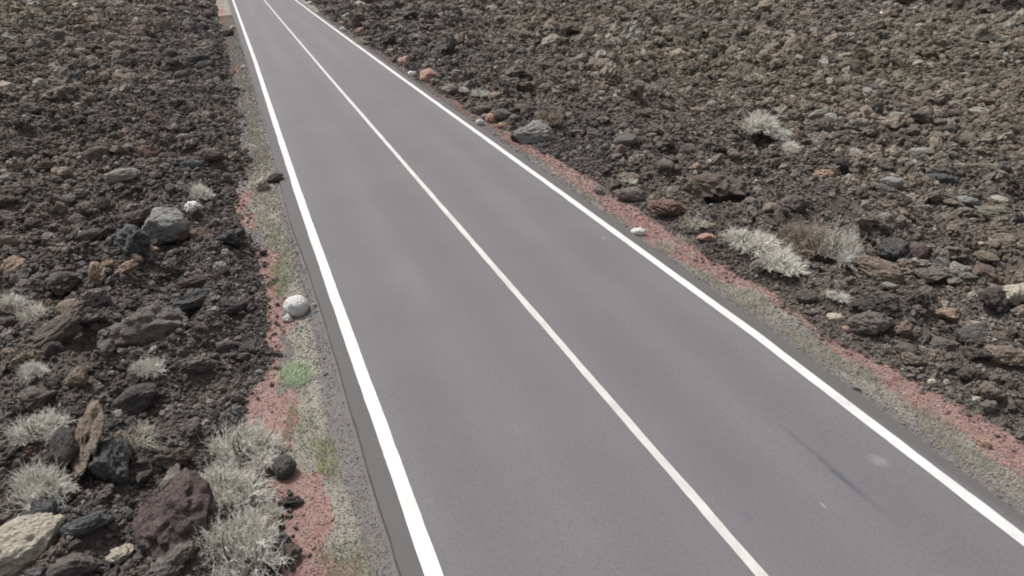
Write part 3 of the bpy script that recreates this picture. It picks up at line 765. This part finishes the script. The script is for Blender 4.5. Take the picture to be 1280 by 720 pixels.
# ------------------------------------------------------------------ individually built rocks of the rubble
HX = [(h[0], h[1], max(h[2], h[3])) for h in HERO] + [(s[0], s[1], max(s[2], s[3])) for s in SHRUBS] + [(1004, 302, 60), (688, 145, 36)]
target = 300 - len(HERO)
cands = []
rr = random.Random(5)
tries = 0
while len(cands) < target and tries < 60000:
    tries += 1
    px = rr.uniform(4, 1276); py = 8 + 705 * rr.random() ** 1.25
    X, Y, Z = ray(px, py); t = CAMZ / -Z; gx_, gy_ = X * t, Y * t
    d = float(lava_depth(gx_, gy_))
    if d < .25: continue
    if any(abs(px - a) < c * .62 + 12 and abs(py - b) < c * .5 + 10 for a, b, c in HX): continue
    dist = math.hypot(math.hypot(gx_, gy_), CAMZ)
    size = rr.choice([.24, .28, .32, .38, .46]) * (1.0 + dist / 60)
    w = min(size * F / dist, 46)
    if px > 700 and py < 130: w *= .9
    sp = max(15, w * .95)
    if any(math.hypot(px - c[0], (py - c[1]) * 1.4) < sp for c in cands): continue
    h = w * rr.uniform(.5, .8)
    cands.append((px, py, w, h, d))
WORDS = {'brown': 'brown', 'greybrown': 'grey-brown', 'dark': 'blackish', 'darkgrey': 'dark grey', 'tan': 'tan', 'purple': 'purplish', 'olive': 'olive brown', 'red': 'rust-brown', 'blue': 'bluish grey', 'pale': 'pale lichen-dusted'}
SHAPE = {'block': 'angular', 'knob': 'knobbly', 'slab': 'flat', 'clinker': 'jagged', 'smooth': 'rounded'}
used = {}
cands.sort(key=lambda c: c[1])
infos = []
for i, (px, py, w, h, d) in enumerate(cands):
    left = px < 400 and d > 0 and px < 380
    opts = ['brown'] * 6 + ['greybrown'] * 6 + ['dark'] * 4 + ['darkgrey'] * 2 + ['purple'] * 2 + ['red', 'tan', 'tan', 'blue', 'pale']
    if px < 130 or px > 1080: opts += ['olive'] * 4 + ['tan'] * 3 + ['pale']
    colour = rr.choice(opts); style = rr.choice(['block', 'block', 'knob', 'clinker', 'clinker', 'clinker', 'slab', 'smooth'])
    lx, ly, ln = min(landmarks, key=lambda L: math.hypot(px - L[0], (py - L[1]) * 1.2))
    dx, dy = px - lx, py - ly
    a = math.degrees(math.atan2(-dy, dx)) % 360
    dirn = ['right of', 'above right of', 'above', 'above left of', 'left of', 'below left of', 'below', 'below right of'][int(((a + 22.5) % 360) // 45)]
    infos.append([px, py, w, h, colour, style, math.hypot(dx, dy), dirn, ln])
from collections import defaultdict
G = defaultdict(list)
for f in infos: G[(WORDS[f[4]], SHAPE[f[5]], f[7], f[8])].append(f)
ORD = ['nearest', 'second', 'third', 'fourth', 'fifth', 'sixth', 'seventh', 'eighth', 'ninth']
for key, L in G.items():
    L.sort(key=lambda f: f[6])
    for k, f in enumerate(L):
        f.append(f"{key[0]} {key[1]} lava rock {key[2]} {key[3]}" if len(L) == 1 else f"{key[0]} {key[1]} lava rock {key[2]} {key[3]}, {ORD[k]} of {len(L) if len(L) > 9 else ['', '', 'two', 'three', 'four', 'five', 'six', 'seven', 'eight', 'nine'][len(L)]}")
for i, (px, py, w, h, colour, style, _, dirn, ln, label) in enumerate(infos):
    o, W = place_rock(px, py, w, h, colour, style, rr.uniform(-18, 18), label, 300 + (i % 8) * 10, sub=4)
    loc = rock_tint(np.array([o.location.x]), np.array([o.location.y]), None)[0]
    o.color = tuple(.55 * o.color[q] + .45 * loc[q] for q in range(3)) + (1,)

# ------------------------------------------------------------------ rubble (uncountable): stones scattered over the lava
protos = bpy.data.collections.new('rubble_shapes')
pstyles = ['clinker', 'block', 'knob', 'clinker', 'block', 'slab', 'clinker', 'knob', 'block', 'clinker', 'clinker', 'slab', 'clinker', 'block']
for i, s in enumerate(pstyles):
    o = bpy.data.objects.new('rubble_shape_%02d' % i, rock_mesh(500 + i * 7, s, 3, M_RUB, False)); protos.objects.link(o)
def proto_collection(name, m, seeds, sub):
    c = bpy.data.collections.new(name)
    for i in seeds:
        c.objects.link(bpy.data.objects.new(name + '_%02d' % i, rock_mesh(700 + i * 3, ['block', 'knob'][i % 2], sub, m, False)))
    return c
P_GRAV = proto_collection('gravel_shapes', M_GRAV, range(6), 2)
P_CIND = proto_collection('cinder_shapes', M_CIND, range(6), 2)

def scatter_group(coll):
    ng = bpy.data.node_groups.new('scatter_' + coll.name, 'GeometryNodeTree')
    ng.interface.new_socket('Geometry', in_out='INPUT', socket_type='NodeSocketGeometry')
    ng.interface.new_socket('Geometry', in_out='OUTPUT', socket_type='NodeSocketGeometry')
    gi = ng.nodes.new('NodeGroupInput'); go = ng.nodes.new('NodeGroupOutput')
    ci = ng.nodes.new('GeometryNodeCollectionInfo'); ci.inputs['Collection'].default_value = coll
    ci.inputs['Separate Children'].default_value = True; ci.inputs['Reset Children'].default_value = True
    ip = ng.nodes.new('GeometryNodeInstanceOnPoints'); ip.inputs['Pick Instance'].default_value = True
    def attr(n, t):
        a = ng.nodes.new('GeometryNodeInputNamedAttribute'); a.data_type = t; a.inputs['Name'].default_value = n
        return a.outputs['Attribute']
    ng.links.new(gi.outputs[0], ip.inputs['Points']); ng.links.new(ci.outputs[0], ip.inputs['Instance'])
    ng.links.new(attr('pick', 'INT'), ip.inputs['Instance Index'])
    er = ng.nodes.new('FunctionNodeEulerToRotation'); ng.links.new(attr('rot', 'FLOAT_VECTOR'), er.inputs[0])
    ng.links.new(er.outputs[0], ip.inputs['Rotation']); ng.links.new(attr('scl', 'FLOAT_VECTOR'), ip.inputs['Scale'])
    ng.links.new(ip.outputs[0], go.inputs[0])
    return ng
def scatter(name, P, S, R, tint, coll, npick, **props):
    me = bpy.data.meshes.new(name); me.vertices.add(len(P)); me.vertices.foreach_set('co', P.astype(np.float32).ravel())
    for nm, ty, arr, key in (('scl', 'FLOAT_VECTOR', S, 'vector'), ('rot', 'FLOAT_VECTOR', R, 'vector')):
        a = me.attributes.new(nm, ty, 'POINT'); a.data.foreach_set(key, arr.astype(np.float32).ravel())
    a = me.attributes.new('pick', 'INT', 'POINT'); a.data.foreach_set('value', RNG.integers(0, npick, len(P)).astype(np.int32))
    if tint is not None:
        a = me.attributes.new('tint', 'FLOAT_COLOR', 'POINT'); a.data.foreach_set('color', np.concatenate([tint, np.ones((len(P), 1))], 1).astype(np.float32).ravel())
    o = link(name, me, kind='stuff', **props)
    md = o.modifiers.new('scatter', 'NODES'); md.node_group = scatter_group(coll)
    return o

def polar_points(rmin, rmax, sp, seed, jit=.5, amin=-.95, amax=1.42, smin=.06, smax=.6):
    """points round the viewer's side of the field, coarser with distance, random"""
    r = np.random.default_rng(seed); out = []
    rad = rmin; 
    while rad < rmax:
        s = min(max(sp * rad, smin), smax)
        nn = int(rad * (amax - amin) / s)
        a = amin + (np.arange(nn) + r.uniform(-jit, jit, nn)) * (amax - amin) / nn
        q = rad + r.uniform(-jit, jit, nn) * s
        out.append(np.stack([np.sin(a) * q, np.cos(a) * q, np.full(nn, s)], 1))
        rad += s
    return np.concatenate(out)

PL = np.array(placed)
def clear_of(x, y, size, f=.85):
    ok = np.ones(len(x), bool)
    for (hx, hy, hr) in PL:
        m = (np.abs(x - hx) < hr + .3) & (np.abs(y - hy) < hr + .3)
        if m.any():
            idx = np.where(m)[0]
            dd = np.hypot(x[idx] - hx, y[idx] - hy)
            ok[idx[dd < hr * f + size[idx] * .25]] = False
    return ok
allP, allS, allR, allC = [], [], [], []
for (sp, mult, dens, seed, smin, smax, lg) in ((.0044, .70, 1.0, 1, .045, .42, .42), (.0090, .68, .60, 2, .10, .75, .42), (.019, .50, .40, 3, .22, 1.0, .38)):
    Q = polar_points(3.2, 118, sp, seed, .55, smin=smin, smax=smax)
    r = np.random.default_rng(seed + 40)
    Q = Q[r.uniform(0, 1, len(Q)) < dens]
    x, y, s = Q.T
    d = lava_depth(x, y)
    size = s * mult * np.exp(r.normal(0, lg, len(x)))
    size = size * (.70 + .50 * sstep(.3, .7, fbm(x / 2.6, y / 2.6, seed=111 + seed, oct=3)))
    size = np.minimum(size, .60 + .006 * np.hypot(x, y))
    keep = (d > size * .45 - .03 + .34 * r.uniform(-1, 1, len(x)) ** 5)
    if seed > 1: keep &= d > size * .8
    keep &= clear_of(x, y, size, .52 if seed == 1 else .85)
    x, y, size, d = x[keep], y[keep], size[keep], d[keep]
    n_ = len(x)
    z = H(x, y) + size * r.uniform(.02, .42, n_)
    S = np.stack([size * r.uniform(.75, 1.3, n_), size * r.uniform(.75, 1.3, n_), size * r.uniform(.5, .95, n_)], 1) * .62
    R = np.stack([r.normal(0, .5, n_), r.normal(0, .5, n_), r.uniform(0, 6.283, n_)], 1)
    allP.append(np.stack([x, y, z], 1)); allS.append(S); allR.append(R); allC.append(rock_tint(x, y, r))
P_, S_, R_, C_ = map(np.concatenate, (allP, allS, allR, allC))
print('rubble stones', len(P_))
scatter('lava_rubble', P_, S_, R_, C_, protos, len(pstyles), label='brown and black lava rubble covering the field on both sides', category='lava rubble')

# small stones on the verges
x, y, side, r = verge_points(52000, 62, 2.8, 60)
zr_, zg_, zl_ = zone_weights(x, y)
n_ = len(x)
size = np.clip(.007 + .0008 * np.hypot(x, y), .010, .04) * np.exp(r.normal(0, .35, n_))
isr = r.uniform(0, 1, n_) < .10 + zr_ * .72
ok = clear_of(x, y, size)
for nm, msk, cl, lab in (('gravel', ok & ~isr, P_GRAV, 'grey gravel strewn over both road verges'), ('red_cinder', ok & isr, P_CIND, 'crumbly red cinder strip between the verges and the rubble')):
    q = np.where(msk)[0]
    z = H(x[q], y[q]) + size[q] * .15
    S = np.stack([size[q]] * 3, 1) * np.stack([r.uniform(.7, 1.3, len(q)), r.uniform(.7, 1.3, len(q)), r.uniform(.5, .9, len(q))], 1) * .6
    R = np.stack([r.normal(0, .4, len(q)), r.normal(0, .4, len(q)), r.uniform(0, 6.283, len(q))], 1)
    scatter(nm, np.stack([x[q], y[q], z], 1), S, R, None, cl, 6, label=lab, category=nm.replace('_', ' '))

# ------------------------------------------------------------------ light, sky, camera
SUN_EL, SUN_AZ = 58.0, -28.0       # azimuth from +Y towards +X
sd = bpy.data.lights.new('sun', 'SUN'); sd.energy = 2.8; sd.angle = math.radians(3); sd.color = (1.0, .965, .92)
so = bpy.data.objects.new('sun', sd); col.objects.link(so)
el, az = math.radians(SUN_EL), math.radians(SUN_AZ)
v = Vector((math.sin(az) * math.cos(el), math.cos(az) * math.cos(el), math.sin(el)))
so.rotation_euler = v.to_track_quat('Z', 'Y').to_euler(); so.location = v * 60
w = bpy.data.worlds.new('World'); scene.world = w; w.use_nodes = True
nt = w.node_tree; bg = nt.nodes['Background']
sky = nt.nodes.new('ShaderNodeTexSky'); sky.sky_type = 'NISHITA'; sky.sun_disc = False
sky.sun_elevation = el; sky.sun_rotation = az; sky.dust_density = 4; sky.air_density = 1.0; sky.ozone_density = 1
hs = nt.nodes.new('ShaderNodeHueSaturation'); hs.inputs['Saturation'].default_value = .22
nt.links.new(sky.outputs[0], hs.inputs['Color']); nt.links.new(hs.outputs[0], bg.inputs['Color'])
bg.inputs['Strength'].default_value = .115

cd = bpy.data.cameras.new('camera'); cam = bpy.data.objects.new('camera', cd); col.objects.link(cam)
cd.sensor_width = 36; cd.lens = 36 * F / 1280; cd.clip_end = 2000; cd.clip_start = .1
cam.location = (0, 0, CAMZ); cam.rotation_mode = 'XYZ'
cam.rotation_euler = (math.pi / 2 - PITCH, 0, -YAW)
scene.camera = cam
scene.view_settings.view_transform = 'Standard'; scene.view_settings.look = 'None'
scene.view_settings.exposure = .38; scene.view_settings.gamma = 1
scene.cycles.max_bounces = 5; scene.cycles.diffuse_bounces = 3
scene.cycles.pixel_filter_type = 'BLACKMAN_HARRIS'; scene.cycles.filter_width = 1.9
